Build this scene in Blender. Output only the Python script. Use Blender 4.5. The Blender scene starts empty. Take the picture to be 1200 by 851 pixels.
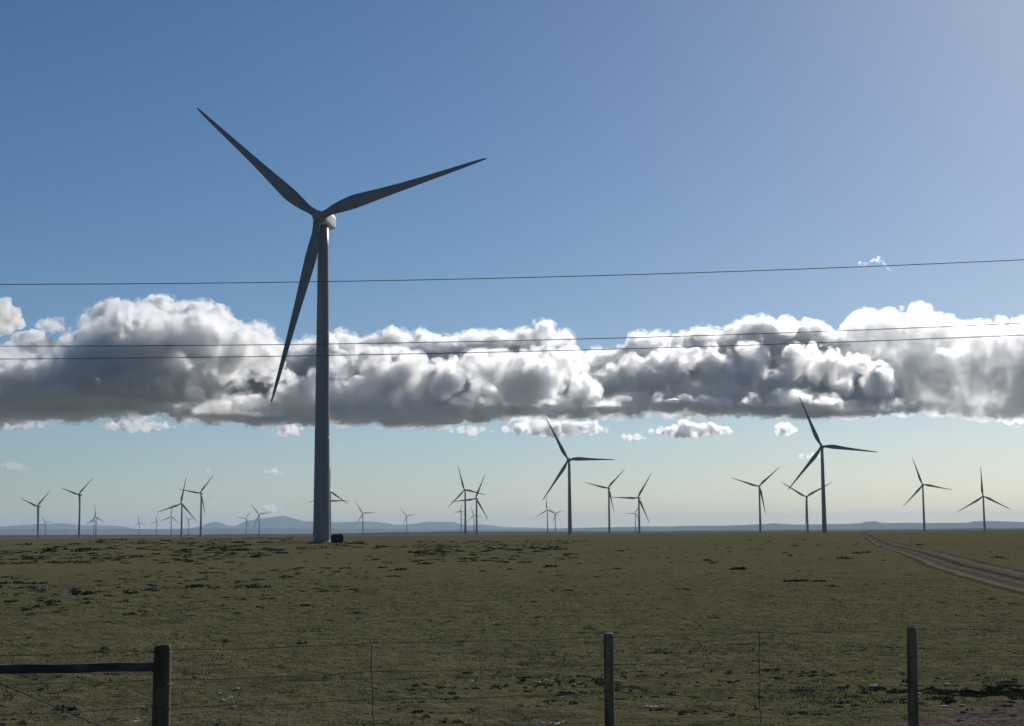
import bpy, bmesh, math, random
import numpy as np
from mathutils import Vector, Matrix, Euler

random.seed(7)
rng = np.random.default_rng(11)
C = bpy.context.scene.collection
sc = bpy.context.scene

# ------------------------------------------------------------------ camera
EYE = 2.3
F = 1780.0                    # focal length in pixels of a 1200 px wide frame
PITCH = math.atan(199.2 / F)
ROLL = 0.0085
_fw = np.array([0, math.cos(PITCH), math.sin(PITCH)])
_r0 = np.array([1.0, 0, 0]); _u0 = np.cross(_r0, _fw)
_rt = math.cos(ROLL) * _r0 - math.sin(ROLL) * _u0
_up = math.sin(ROLL) * _r0 + math.cos(ROLL) * _u0
cam_d = bpy.data.cameras.new("camera")
cam_d.sensor_width = 36.0
cam_d.lens = 36.0 * F / 1200.0
cam_d.clip_start = 0.1
cam_d.clip_end = 200000.0
cam = bpy.data.objects.new("camera", cam_d)
C.objects.link(cam)
M = Matrix(((_rt[0], _up[0], -_fw[0], 0), (_rt[1], _up[1], -_fw[1], 0), (_rt[2], _up[2], -_fw[2], EYE), (0, 0, 0, 1)))
cam.matrix_world = M
sc.camera = cam

# ------------------------------------------------------------------ sky, sun, exposure
SUN_AZ = math.radians(28.0)      # to the right of the view direction (+Y)
SUN_EL = math.radians(27.5)
world = bpy.data.worlds.new("World"); sc.world = world
world.use_nodes = True
wn = world.node_tree.nodes; wl = world.node_tree.links
bg = wn["Background"]; bg.inputs["Strength"].default_value = 0.077
sky = wn.new("ShaderNodeTexSky"); sky.sky_type = 'NISHITA'; sky.sun_disc = False
sky.sun_elevation = SUN_EL; sky.sun_rotation = SUN_AZ
sky.altitude = 2000.0
sky.air_density = 1.0; sky.dust_density = 1.7; sky.ozone_density = 2.4
hs = wn.new("ShaderNodeHueSaturation"); hs.inputs["Saturation"].default_value = 1.25
wl.new(sky.outputs[0], hs.inputs["Color"]); wl.new(hs.outputs[0], bg.inputs["Color"])
sun_d = bpy.data.lights.new("sun", 'SUN'); sun_d.energy = 5.0; sun_d.angle = math.radians(0.5)
sun_d.color = (1.0, 0.955, 0.89)
sun = bpy.data.objects.new("sun", sun_d); C.objects.link(sun)
sdir = Vector((math.sin(SUN_AZ) * math.cos(SUN_EL), math.cos(SUN_AZ) * math.cos(SUN_EL), math.sin(SUN_EL)))
sun.rotation_euler = sdir.to_track_quat('Z', 'Y').to_euler()
sc.view_settings.view_transform = 'Standard'; sc.view_settings.look = 'None'
sc.view_settings.exposure = -0.3; sc.view_settings.gamma = 1.0
sc.view_settings.use_curve_mapping = False
sc.cycles.use_denoising = True
sc.cycles.max_bounces = 24
sc.cycles.diffuse_bounces = 3
sc.cycles.volume_bounces = 10
sc.cycles.volume_step_rate = 0.12
sc.cycles.volume_max_steps = 256
sc.cycles.transparent_max_bounces = 16

# ------------------------------------------------------------------ helpers
def link(o, parent=None):
    C.objects.link(o)
    if parent: o.parent = parent
    return o

def mesh_obj(name, verts, faces, mat, parent=None, smooth=False):
    me = bpy.data.meshes.new(name)
    if isinstance(verts, np.ndarray):
        faces = np.asarray(faces, dtype=np.int32)
        me.vertices.add(len(verts)); me.vertices.foreach_set("co", verts.astype(np.float32).ravel())
        k = faces.shape[1]
        me.loops.add(faces.size); me.loops.foreach_set("vertex_index", faces.ravel())
        me.polygons.add(len(faces))
        me.polygons.foreach_set("loop_start", np.arange(0, faces.size, k, dtype=np.int32))
        me.polygons.foreach_set("loop_total", np.full(len(faces), k, dtype=np.int32))
        me.update(calc_edges=True); me.validate()
    else:
        me.from_pydata([tuple(v) for v in verts], [], faces); me.update()
    if smooth:
        me.polygons.foreach_set("use_smooth", np.ones(len(me.polygons), dtype=bool))
    me.materials.append(mat)
    return link(bpy.data.objects.new(name, me), parent)

def bm_obj(name, bm, mat, parent=None, smooth=False):
    me = bpy.data.meshes.new(name); bm.to_mesh(me); bm.free()
    if smooth:
        for p in me.polygons: p.use_smooth = True
    me.materials.append(mat)
    return link(bpy.data.objects.new(name, me), parent)

def tag(o, label, cat, group=None, kind=None):
    if label: o["label"] = label
    if cat: o["category"] = cat
    if group: o["group"] = group
    if kind: o["kind"] = kind
    return o

def empty(name, loc, rz=0.0):
    o = bpy.data.objects.new(name, None); o.location = loc; o.rotation_euler = (0, 0, rz)
    o.empty_display_size = 1.0
    return link(o)

def new_mat(name, col=(0.5, 0.5, 0.5), rough=0.6, spec=0.3):
    m = bpy.data.materials.new(name); m.use_nodes = True
    b = m.node_tree.nodes["Principled BSDF"]
    b.inputs["Base Color"].default_value = (*col, 1); b.inputs["Roughness"].default_value = rough
    b.inputs["Specular IOR Level"].default_value = spec
    return m

def noisy(name, c1, c2, scale, rough=0.7, spec=0.2, bump=0.0, bscale=None, stretch=(1, 1, 1), lo=0.35, hi=0.65):
    m = new_mat(name, c1, rough, spec); nt = m.node_tree; N = nt.nodes; L = nt.links
    b = N["Principled BSDF"]
    tc = N.new("ShaderNodeTexCoord"); mp = N.new("ShaderNodeMapping"); mp.inputs["Scale"].default_value = stretch
    L.new(tc.outputs["Object"], mp.inputs[0])
    n = N.new("ShaderNodeTexNoise"); n.inputs["Scale"].default_value = scale; n.inputs["Detail"].default_value = 6
    L.new(mp.outputs[0], n.inputs["Vector"])
    r = N.new("ShaderNodeValToRGB"); r.color_ramp.elements[0].position = lo; r.color_ramp.elements[1].position = hi
    r.color_ramp.elements[0].color = (*c1, 1); r.color_ramp.elements[1].color = (*c2, 1)
    L.new(n.outputs[0], r.inputs[0]); L.new(r.outputs[0], b.inputs["Base Color"])
    if bump:
        n2 = N.new("ShaderNodeTexNoise"); n2.inputs["Scale"].default_value = bscale or scale * 3; n2.inputs["Detail"].default_value = 5
        L.new(mp.outputs[0], n2.inputs["Vector"])
        bp = N.new("ShaderNodeBump"); bp.inputs["Strength"].default_value = 1.0; bp.inputs["Distance"].default_value = bump
        L.new(n2.outputs[0], bp.inputs["Height"]); L.new(bp.outputs[0], b.inputs["Normal"])
    return m

def ray(x, y):
    """direction through photo pixel (1200x851), scaled so that its y component is 1"""
    d = _fw * F + _rt * (x - 600) - _up * (y - 425.5)
    return d / d[1]

def at(x, y, Y):
    return np.array([0, 0, EYE]) + ray(x, y) * Y

def eye_y(x): return 624.7 - ROLL * (x - 600)

# value noise -------------------------------------------------------
def _hash(ix, iy, iz, seed):
    h = (ix * 374761393 + iy * 668265263 + iz * 2147483647 + seed * 144665) & 0xffffffff
    h = ((h ^ (h >> 13)) * 1274126177) & 0xffffffff
    h = ((h ^ (h >> 16)) * 2246822519) & 0xffffffff
    return ((h ^ (h >> 15)) & 0xffffff) / float(0xffffff) * 2 - 1
def vnoise(x, y, z=None, seed=0):
    if z is None: z = np.zeros_like(x)
    xi = np.floor(x).astype(np.int64); yi = np.floor(y).astype(np.int64); zi = np.floor(z).astype(np.int64)
    fx, fy, fz = x - xi, y - yi, z - zi
    s = lambda t: t * t * (3 - 2 * t)
    fx, fy, fz = s(fx), s(fy), s(fz)
    out = 0
    for dx in (0, 1):
        for dy in (0, 1):
            for dz in ((0, 1) if np.any(fz) else (0,)):
                w = (fx if dx else 1 - fx) * (fy if dy else 1 - fy) * (fz if dz else 1 - fz)
                out = out + w * _hash(xi + dx, yi + dy, zi + dz, seed)
    return out
def fbm(x, y, z=None, oct=4, seed=0, gain=0.5):
    a, t, f = 1.0, 0, 1.0
    for k in range(oct):
        t = t + a * vnoise(x * f, y * f, None if z is None else z * f, seed + k * 17)
        a *= gain; f *= 2.03
    return t
def sstep(a, b, x):
    t = np.clip((x - a) / (b - a), 0, 1); return t * t * (3 - 2 * t)

# ------------------------------------------------------------------ materials
m_white_shaded = noisy("turbine_paint_shaded", (0.22, 0.225, 0.23), (0.26, 0.262, 0.262), 0.35, rough=0.45, spec=0.3, stretch=(1, 1, 0.25))  # white tower paint darkened in its colour for the shaded side
m_blade_shaded = noisy("blade_paint_shaded", (0.19, 0.195, 0.20), (0.23, 0.23, 0.23), 0.3, rough=0.45, spec=0.3)  # same white paint, its colour darkened for blades seen in shade
m_nac_sunlit = noisy("nacelle_paint_sunlit", (0.82, 0.81, 0.78), (0.86, 0.85, 0.82), 0.5, rough=0.4, spec=0.35)  # same paint kept much whiter, sunlight on the nacelle put into the colour
m_conc = noisy("concrete", (0.28, 0.27, 0.25), (0.36, 0.35, 0.33), 3, rough=0.9)
m_box = noisy("dark_green_steel", (0.018, 0.028, 0.022), (0.028, 0.036, 0.030), 2, rough=0.6)
m_wood = noisy("weathered_wood", (0.07, 0.05, 0.032), (0.22, 0.17, 0.115), 9, rough=0.9, spec=0.1, bump=0.006, bscale=22, stretch=(1, 1, 0.12))
m_rail = noisy("weathered_rail", (0.045, 0.040, 0.038), (0.11, 0.10, 0.09), 9, rough=0.9, spec=0.1, bump=0.005, bscale=22, stretch=(0.12, 1, 1))
m_wire = noisy("rusty_wire", (0.05, 0.035, 0.028), (0.10, 0.085, 0.075), 30, rough=0.6, spec=0.4)
m_cable = new_mat("cable", (0.13, 0.135, 0.15), 0.5, 0.3)
m_steel = new_mat("galvanised_steel", (0.3, 0.3, 0.3), 0.5, 0.4)

# ------------------------------------------------------------------ terrain
ROAD = np.array([(10, -60), (13.5, 5), (16.3, 30), (20.6, 56), (25.0, 80), (27.4, 92), (40.3, 151), (59.5, 243),
                 (94.5, 400), (162, 700), (253, 1100), (390, 1700)], float)
def road_x(y): return np.interp(y, ROAD[:, 1], ROAD[:, 0])
HOLES = []     # turbines that stand lower than the plain: (x, y, depth)
def terr_macro(x, y):
    z = np.zeros_like(x, dtype=float)
    far = sstep(30, 400, y)
    z = z + 0.30 * far * vnoise(x / 170 + 3.1, y / 260 + 1.7, seed=5) * (1 - sstep(600, 1500, y))
    z = z + 0.07 * vnoise(x / 14, y / 17, seed=9) * (1 - sstep(200, 800, np.hypot(x, y)))
    # the low rise behind the near turbine
    z = z + 1.1 * np.exp(-((x + 60) / 210) ** 2 - ((y - 800) / 170) ** 2)
    z = z + 0.5 * np.exp(-((x + 330) / 160) ** 2 - ((y - 1000) / 200) ** 2)
    z = z + 0.62 * np.exp(-((x + 60) / 120) ** 2 - ((y - 385) / 60) ** 2)
    for hx, hy, d in HOLES:
        z = z - d * np.exp(-(((x - hx) ** 2 + (y - hy) ** 2) / 120.0 ** 2))
    return z
def terr(x, y):
    x = np.asarray(x, float); y = np.asarray(y, float)
    z = terr_macro(x, y)
    r = np.hypot(x, y)
    fade = 1 - sstep(60, 260, r)
    rd = np.abs(x - road_x(y))
    offroad = sstep(2.0, 2.9, rd)
    z = z + offroad * fade * (0.042 * fbm(x / 0.9, y / 0.7, oct=3, seed=21) + 0.022 * fbm(x / 0.22, y / 0.22, oct=2, seed=31))
    # hummocks and low dirt mounds further out
    patch = sstep(0.05, 0.5, fbm(x / 38 + 9, y / 60, oct=2, seed=41)) * sstep(35, 70, y)
    z = z + offroad * patch * 0.16 * np.clip(fbm(x / 2.2, y / 1.7, oct=3, seed=43), 0, 1) * (1 - sstep(500, 900, r))
    z = z - 0.10 * (1 - sstep(1.7, 2.3, rd)) * (y < 1500)
    return z

# turbine table: hub pixel, distance (Y), blade length, yaw (deg), blade phase (deg)
TURB = [
 ("main", 373.2, 253.6, 371, 43, 13, 17),
 ("Tt", 666, 538.6, 1610, 50, 16, 118), ("TB", 962.8, 523.2, 1408, 50, 16, 112),
 ("Ta", 43.7, 593.3, 3133, 50, 30, 40), ("Tb", 92.2, 579.7, 2795, 43, 26, 42),
 ("Tc", 112, 606.3, 5600, 50, 20, 96), ("Td", 52.8, 612, 7700, 43, 14, 2),
 ("Tc2", 109.8, 610, 7331, 43, 14, 82), ("Te", 163, 612.5, 8650, 50, 16, 100),
 ("Tf", 183, 610.8, 7928, 43, 30, 80), ("Tg", 200.3, 605.3, 5800, 50, 16, 84),
 ("Th", 212, 590.3, 2849, 50, 19, 78), ("Ti", 234.7, 577.8, 2780, 43, 19, 50),
 ("Tj", 220.8, 609, 7700, 43, 20, 12), ("Tk", 288.3, 607.5, 7000, 43, 10, 54),
 ("Tl", 303.5, 603, 5500, 50, 10, 8), ("TM1", 385, 587.5, 3544, 50, 11, 0),
 ("TM2", 386.2, 576.0, 2755, 43, 15, 88), ("Tn", 425, 601.6, 5450, 50, 8, 2),
 ("To", 476.5, 604.6, 6600, 43, 8, 10), ("Tp", 544.2, 574, 2650, 43, 22, 106),
 ("Tq", 557.4, 584.4, 2850, 50, 26, 66), ("Tr", 539.4, 599.4, 5400, 43, 60, 64),
 ("Ts", 555, 603.6, 6500, 43, 22, 108), ("Tu", 641, 597.4, 5200, 50, 20, 94),
 ("Tv", 650.4, 602, 6200, 43, 22, 18), ("Tw", 712.6, 572, 2600, 43, 22, 46),
 ("Tx", 747.6, 583.4, 2700, 50, 28, 58), ("Ty", 744.4, 601.6, 6320, 43, 12, 62),
 ("Tz", 889.6, 570, 2700, 50, 13, 42), ("TA", 944.9, 582.4, 2640, 50, 20, 28),
 ("TC", 1081.2, 568, 2660, 50, 16, 108), ("TD", 1152, 581.6, 2610, 50, 22, 92),
]
HUBS = {}
for (k, px, py, D, R, yaw, ph) in TURB:
    p = at(px, py, D); HUBS[k] = p
    if k != "main" and p[2] < 76: HOLES.append((p[0], p[1], 80 - p[2]))

def axis_pts(lo, hi, step0, dense_lo, dense_hi, rate):
    a = list(np.arange(dense_lo, dense_hi, step0)); v = a[-1]
    while v < hi:
        v += max(step0, abs(v - 0) * rate); a.append(v)
    b = []; v = dense_lo
    while v > lo:
        v -= max(step0, abs(v) * rate); b.append(v)
    return np.array(b[::-1] + a)
xs = axis_pts(-60000, 60000, 0.11, -7.5, 7.5, 0.0125)
ys = axis_pts(-400, 60000, 0.11, 14, 28, 0.0065)
ys = np.concatenate([np.linspace(-400, 8, 60), ys[ys > 8.5]])
X, Y = np.meshgrid(xs, ys)
Z = terr(X, Y)
nx, ny = len(xs), len(ys)
idx = np.arange(nx * ny).reshape(ny, nx)
quads = np.stack([idx[:-1, :-1], idx[:-1, 1:], idx[1:, 1:], idx[1:, :-1]], -1).reshape(-1, 4)

def ground_material():
    m = new_mat("prairie_ground", (0.05, 0.05, 0.03), 1.0, 0.0); nt = m.node_tree; N = nt.nodes; L = nt.links
    b = N["Principled BSDF"]
    tc = N.new("ShaderNodeTexCoord")
    def noise(scale, detail=5, rough=0.6, sx=1, sy=1, off=0):
        mp = N.new("ShaderNodeMapping"); mp.inputs["Scale"].default_value = (sx, sy, 1); mp.inputs["Location"].default_value = (off, off * 0.7, 0)
        L.new(tc.outputs["Object"], mp.inputs[0])
        n = N.new("ShaderNodeTexNoise"); n.inputs["Scale"].default_value = scale; n.inputs["Detail"].default_value = detail
        n.inputs["Roughness"].default_value = rough
        L.new(mp.outputs[0], n.inputs["Vector"]); return n.outputs[0]
    def ramp(src, a, b_, ca=(0, 0, 0), cb=(1, 1, 1)):
        r = N.new("ShaderNodeValToRGB"); r.color_ramp.elements[0].position = a; r.color_ramp.elements[1].position = b_
        r.color_ramp.elements[0].color = (*ca, 1); r.color_ramp.elements[1].color = (*cb, 1)
        L.new(src, r.inputs[0]); return r.outputs[0]
    def mix(fac, a, b_):
        mx = N.new("ShaderNodeMix"); mx.data_type = 'RGBA'
        L.new(fac, mx.inputs[0])
        for s, i in ((a, 6), (b_, 7)):
            if isinstance(s, tuple): mx.inputs[i].default_value = (*s, 1)
            else: L.new(s, mx.inputs[i])
        return mx.outputs[2]
    base = ramp(noise(0.016, 5, 0.62, 0.5, 1.0), 0.36, 0.64, G1, G2)
    fine = ramp(noise(1.3, 8, 0.75), 0.36, 0.64)
    c = mix(fine, base, G3)
    micro = ramp(noise(9, 6, 0.75, off=5), 0.42, 0.62)
    c = mix(micro, c, G4)
    streak = ramp(noise(0.10, 7, 0.72, 0.35, 1.0, 17), 0.38, 0.62)
    c = mix(streak, c, G6)
    bare = ramp(noise(0.16, 7, 0.7, 1, 1, 12), 0.56, 0.70)
    c = mix(bare, c, G5)
    clump = ramp(noise(0.75, 6, 0.72, 1, 1, 31), 0.60, 0.66)
    c = mix(clump, c, (0.034, 0.034, 0.022))
    # bare reddish dirt by the verge where the camera stands
    sx = N.new("ShaderNodeSeparateXYZ"); L.new(tc.outputs["Object"], sx.inputs[0])
    def math_(op, a, b_=None):
        q = N.new("ShaderNodeMath"); q.operation = op
        for s, i in ((a, 0), (b_, 1)):
            if s is None: continue
            if isinstance(s, (int, float)): q.inputs[i].default_value = s
            else: L.new(s, q.inputs[i])
        return q.outputs[0]
    # dirt wherever  y < 15.6 + 0.7*(x-3)  (plus noise), x > 2
    e = math_('SUBTRACT', math_('ADD', math_('MULTIPLY', math_('SUBTRACT', sx.outputs[0], 2.6), 0.95), 16.6), sx.outputs[1])
    e = math_('MINIMUM', e, math_('SUBTRACT', math_('ADD', math_('MULTIPLY', math_('SUBTRACT', sx.outputs[0], 5.0), 0.7), 19.5), sx.outputs[1]))
    e = math_('ADD', e, math_('MULTIPLY', math_('SUBTRACT', noise(1.1, 6, 0.7, off=3), 0.5), 4.0))
    dm = ramp(e, 0.0, 0.5)
    dirt = ramp(noise(12, 6, 0.8, off=8), 0.35, 0.68, (0.045, 0.036, 0.032), (0.22, 0.175, 0.15))
    c = mix(dm, c, dirt)
    L.new(c, b.inputs["Base Color"])
    # relief of sod and clods
    bp = N.new("ShaderNodeBump"); bp.inputs["Distance"].default_value = 0.05; bp.inputs["Strength"].default_value = 1.0
    L.new(noise(5.5, 8, 0.75, off=2), bp.inputs["Height"])
    bp2 = N.new("ShaderNodeBump"); bp2.inputs["Distance"].default_value = 0.35; bp2.inputs["Strength"].default_value = 0.8
    L.new(noise(0.45, 6, 0.7, off=4), bp2.inputs["Height"]); L.new(bp.outputs[0], bp2.inputs["Normal"])
    L.new(bp2.outputs[0], b.inputs["Normal"])
    return m
G1 = (0.052, 0.064, 0.024); G2 = (0.145, 0.134, 0.062); G3 = (0.060, 0.071, 0.027)
G4 = (0.165, 0.150, 0.080); G5 = (0.088, 0.076, 0.058)
G6 = (0.125, 0.114, 0.064)
m_ground = ground_material()
ground = mesh_obj("ground", np.stack([X, Y, Z], -1).reshape(-1, 3), quads, m_ground, smooth=True)
ground["kind"] = "structure"

# dirt road ---------------------------------------------------------
def road_material():
    m = new_mat("dirt_road", (0.12, 0.1, 0.08), 1.0, 0.0); nt = m.node_tree; N = nt.nodes; L = nt.links
    b = N["Principled BSDF"]
    uv = N.new("ShaderNodeUVMap"); uv.uv_map = "UVMap"
    sp = N.new("ShaderNodeSeparateXYZ"); L.new(uv.outputs[0], sp.inputs[0])
    r = N.new("ShaderNodeValToRGB"); el = r.color_ramp.elements
    pts = [(0.0, (0.085, 0.088, 0.042)), (0.10, (0.080, 0.076, 0.045)), (0.17, (0.225, 0.195, 0.150)), (0.24, (0.135, 0.120, 0.096)), (0.33, (0.110, 0.098, 0.078)),
           (0.40, (0.180, 0.158, 0.126)), (0.47, (0.075, 0.072, 0.045)), (0.58, (0.068, 0.068, 0.040)), (0.64, (0.165, 0.146, 0.117)), (0.72, (0.118, 0.105, 0.084)), (0.80, (0.200, 0.175, 0.138)), (0.87, (0.085, 0.078, 0.052)), (1.0, (0.085, 0.088, 0.042))]
    el[0].position, el[0].color = pts[0][0], (*pts[0][1], 1)
    el[1].position, el[1].color = pts[-1][0], (*pts[-1][1], 1)
    for p, c in pts[1:-1]:
        e = el.new(p); e.color = (*c, 1)
    tc = N.new("ShaderNodeTexCoord")
    n = N.new("ShaderNodeTexNoise"); n.inputs["Scale"].default_value = 0.35; n.inputs["Detail"].default_value = 9; n.inputs["Roughness"].default_value = 0.72
    L.new(tc.outputs["Object"], n.inputs["Vector"])
    ma = N.new("ShaderNodeMath"); ma.operation = 'MULTIPLY_ADD'; ma.inputs[1].default_value = 0.36; L.new(n.outputs[0], ma.inputs[0])
    sb = N.new("ShaderNodeMath"); sb.operation = 'SUBTRACT'; sb.inputs[1].default_value = 0.18; L.new(sp.outputs[0], sb.inputs[0])
    L.new(sb.outputs[0], ma.inputs[2]); L.new(ma.outputs[0], r.inputs[0])
    n2 = N.new("ShaderNodeTexNoise"); n2.inputs["Scale"].default_value = 1.6; n2.inputs["Detail"].default_value = 10; n2.inputs["Roughness"].default_value = 0.75
    L.new(tc.outputs["Object"], n2.inputs["Vector"])
    mx = N.new("ShaderNodeMix"); mx.data_type = 'RGBA'; mx.blend_type = 'MULTIPLY'; mx.inputs[0].default_value = 0.7
    r2 = N.new("ShaderNodeValToRGB"); r2.color_ramp.elements[0].position = 0.3; r2.color_ramp.elements[0].color = (0.3, 0.3, 0.3, 1); r2.color_ramp.elements[1].position = 0.62
    L.new(n2.outputs[0], r2.inputs[0]); L.new(r.outputs[0], mx.inputs[6]); L.new(r2.outputs[0], mx.inputs[7])
    L.new(mx.outputs[2], b.inputs["Base Color"])
    bp = N.new("ShaderNodeBump"); bp.inputs["Distance"].default_value = 0.08; L.new(n2.outputs[0], bp.inputs["Height"]); L.new(bp.outputs[0], b.inputs["Normal"])
    return m
ry = np.concatenate([np.arange(-55, 140, 0.8), 140 * np.exp(np.arange(0, 2.45, 0.012))])
# smooth the centre line
rx = road_x(ry)
for _ in range(12):
    rx[1:-1] = (rx[:-2] + 2 * rx[1:-1] + rx[2:]) / 4
us = np.linspace(0, 1, 25); half = 2.55
vv, ff, uvv = [], [], []
for i, (x0, y0) in enumerate(zip(rx, ry)):
    j0, j1 = max(0, i - 1), min(len(ry) - 1, i + 1)
    t = np.array([rx[j1] - rx[j0], ry[j1] - ry[j0]]); t /= np.linalg.norm(t); n = np.array([t[1], -t[0]])
    for u in us:
        q = np.array([x0, y0]) + n * (u * 2 - 1) * half
        rut = -0.05 * (math.exp(-((u - 0.27) / 0.07) ** 2) + math.exp(-((u - 0.74) / 0.07) ** 2)) + 0.02
        edge = -0.07 * (sstep(0.86, 1.0, abs(u * 2 - 1)))
        z = float(terr_macro(q[0:1], q[1:2])[0]) + rut + float(edge)
        vv.append((q[0], q[1], z)); uvv.append((u, y0))
k = len(us)
for i in range(len(ry) - 1):
    for j in range(k - 1):
        ff.append((i * k + j, i * k + j + 1, (i + 1) * k + j + 1, (i + 1) * k + j))
road = mesh_obj("dirt_road", np.array(vv), np.array(ff), road_material(), smooth=True)
uvl = road.data.uv_layers.new(name="UVMap"); li = np.empty(len(road.data.loops), dtype=np.int32)
road.data.loops.foreach_get("vertex_index", li); uvl.data.foreach_set("uv", np.array(uvv)[li].astype(np.float32).ravel())
road["kind"] = "structure"

# ground cover -------------------------------------------------------
def scatter_cards(name, mat, cx, cy, half_w, height, n_each, lean, cover_w, seed, zoff=0.0):
    """little upright leaves: n_each tapering blades for every centre, one mesh"""
    r = np.random.default_rng(seed); k = len(cx)
    a = r.uniform(0, 2 * np.pi, (k, n_each)); q = np.sqrt(r.uniform(0, 1, (k, n_each)))
    bx = cx[:, None] + np.cos(a) * q * cover_w[:, None]; by = cy[:, None] + np.sin(a) * q * cover_w[:, None]
    dome = np.sqrt(np.clip(1 - q * q * 0.9, 0.05, 1))
    h = height[:, None] * r.uniform(0.5, 1.15, (k, n_each)) * dome
    w = half_w[:, None] * r.uniform(0.6, 1.3, (k, n_each))
    la = r.uniform(0, 2 * np.pi, (k, n_each)); ll = h * lean * r.uniform(0.2, 1.2, (k, n_each))
    fa = r.uniform(0, np.pi, (k, n_each)); dx, dy = np.cos(fa) * w, np.sin(fa) * w
    gz = terr(bx, by) + zoff
    v0 = np.stack([bx - dx, by - dy, gz - 0.01], -1); v1 = np.stack([bx + dx, by + dy, gz - 0.01], -1)
    v2 = np.stack([bx + dx * 0.4 + np.cos(la) * ll, by + dy * 0.4 + np.sin(la) * ll, gz + h], -1)
    v3 = np.stack([bx - dx * 0.4 + np.cos(la) * ll * 1.1, by - dy * 0.4 + np.sin(la) * ll * 1.1, gz + h * 0.97], -1)
    V = np.stack([v0, v1, v2, v3], -2).reshape(-1, 3)
    Fc = np.arange(len(V)).reshape(-1, 4)
    return mesh_obj(name, V, Fc, mat)

m_grass = noisy("dry_green_grass", (0.075, 0.086, 0.032), (0.24, 0.215, 0.12), 1.8, rough=0.9, spec=0.05)
m_sage = noisy("dark_sagebrush", (0.060, 0.062, 0.034), (0.15, 0.138, 0.082), 1.5, rough=1.0, spec=0.0)
m_straw = noisy("bleached_straw", (0.16, 0.145, 0.10), (0.30, 0.27, 0.20), 3, rough=0.9, spec=0.05)
g_ = np.random.default_rng(21)
def frustum_pts(n, d0, d1, power=1.0, half=0.37):
    u = g_.uniform(0, 1, n); d = (d0 ** power + u * (d1 ** power - d0 ** power)) ** (1 / power)
    return g_.uniform(-half, half, n) * d, d
# short grass in the near field, thinning out with distance
cx, cy = frustum_pts(75000, 15.5, 110, 1.2)
keep = (np.abs(cx - road_x(cy)) > 2.9) & ~((cx > 2.6) & (cy < 16.6 + (cx - 2.6) * 0.95 + g_.normal(0, 0.4, len(cx))) & (cy < 19.0)) & (fbm(cx / 1.7, cy / 1.7, oct=3, seed=61) > -0.5) & (g_.uniform(0, 1, len(cx)) > sstep(35, 108, cy))
cx, cy = cx[keep], cy[keep]
hgt = 0.018 + 0.022 * np.clip(fbm(cx / 2.5, cy / 2.5, oct=2, seed=63), 0, 1.5)
grass = scatter_cards("short_grass", m_grass, cx, cy, np.full(len(cx), 0.0045) * (1 + cy / 40), hgt, 5, 1.6, np.full(len(cx), 0.05) * (1 + cy / 30), 3)
tag(grass, "short olive grass thinly covering the near prairie", "grass", kind="stuff")
# bleached straw bits
cx, cy = frustum_pts(1500, 16, 60, 1.2)
cl = fbm(cx / 2.2, cy / 1.6, oct=2, seed=71); keep = (cl > 0.35) & (np.abs(cx - road_x(cy)) > 3)
cx, cy = cx[keep], cy[keep]
st_ = scatter_cards("dry_straw", m_straw, cx, cy, np.full(len(cx), 0.004), np.full(len(cx), 0.035), 4, 2.5, np.full(len(cx), 0.05), 4)
tag(st_, "bleached bits of dry straw lying in the near grass", "straw", kind="stuff")
# dark low sagebrush and clods: clustered, densest on the left and far out
def clumps(n, d0, d1, thr, seed, rlo, rhi, half=0.37, left=0.0, power=1.3):
    x, y = frustum_pts(n, d0, d1, power, half)
    f = fbm(x / (0.16 * y + 3), y / (0.12 * y + 2.5), oct=3, seed=seed) - left * (x / y)
    k = (f > thr) & (np.abs(x - road_x(y)) > 3.4)
    x, y = x[k], y[k]; r = g_.uniform(rlo, rhi, len(x)) * g_.choice([0.6, 1, 1.7], len(x), p=[.55, .33, .12])
    return x, y, r
P_ = [clumps(1300, 42, 110, 0.75, 81, 0.08, 0.24, left=2.2), clumps(2600, 60, 170, 0.62, 82, 0.15, 0.42, left=3.0), clumps(3600, 130, 420, 0.62, 83, 0.25, 0.7, left=3.2), clumps(1500, 250, 800, 0.72, 84, 0.5, 1.5, left=2.5),
      clumps(600, 17, 40, 0.55, 85, 0.03, 0.10, left=0.0), clumps(500, 17, 60, 0.0, 86, 0.02, 0.07, left=0.0), clumps(700, 60, 400, -0.2, 87, 0.10, 0.5, left=0.8)]
cx = np.concatenate([p[0] for p in P_]); cy = np.concatenate([p[1] for p in P_]); cr = np.concatenate([p[2] for p in P_])
xb, yb = g_.normal(1.6, 2.6, 1000), g_.uniform(18.5, 25.5, 1000)
kb = (fbm(xb / 0.9, yb / 0.5, oct=3, seed=91) > 0.1) & (xb > -1.8)
xc, yc = g_.normal(6.6, 0.9, 500), g_.normal(21.2, 0.7, 500)
kc = fbm(xc / 0.5, yc / 0.4, oct=2, seed=93) > 0.0
cx = np.concatenate([cx, xb[kb], xc[kc]]); cy = np.concatenate([cy, yb[kb], yc[kc]]); cr = np.concatenate([cr, g_.uniform(0.02, 0.07, kb.sum()), g_.uniform(0.03, 0.10, kc.sum())])
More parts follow.
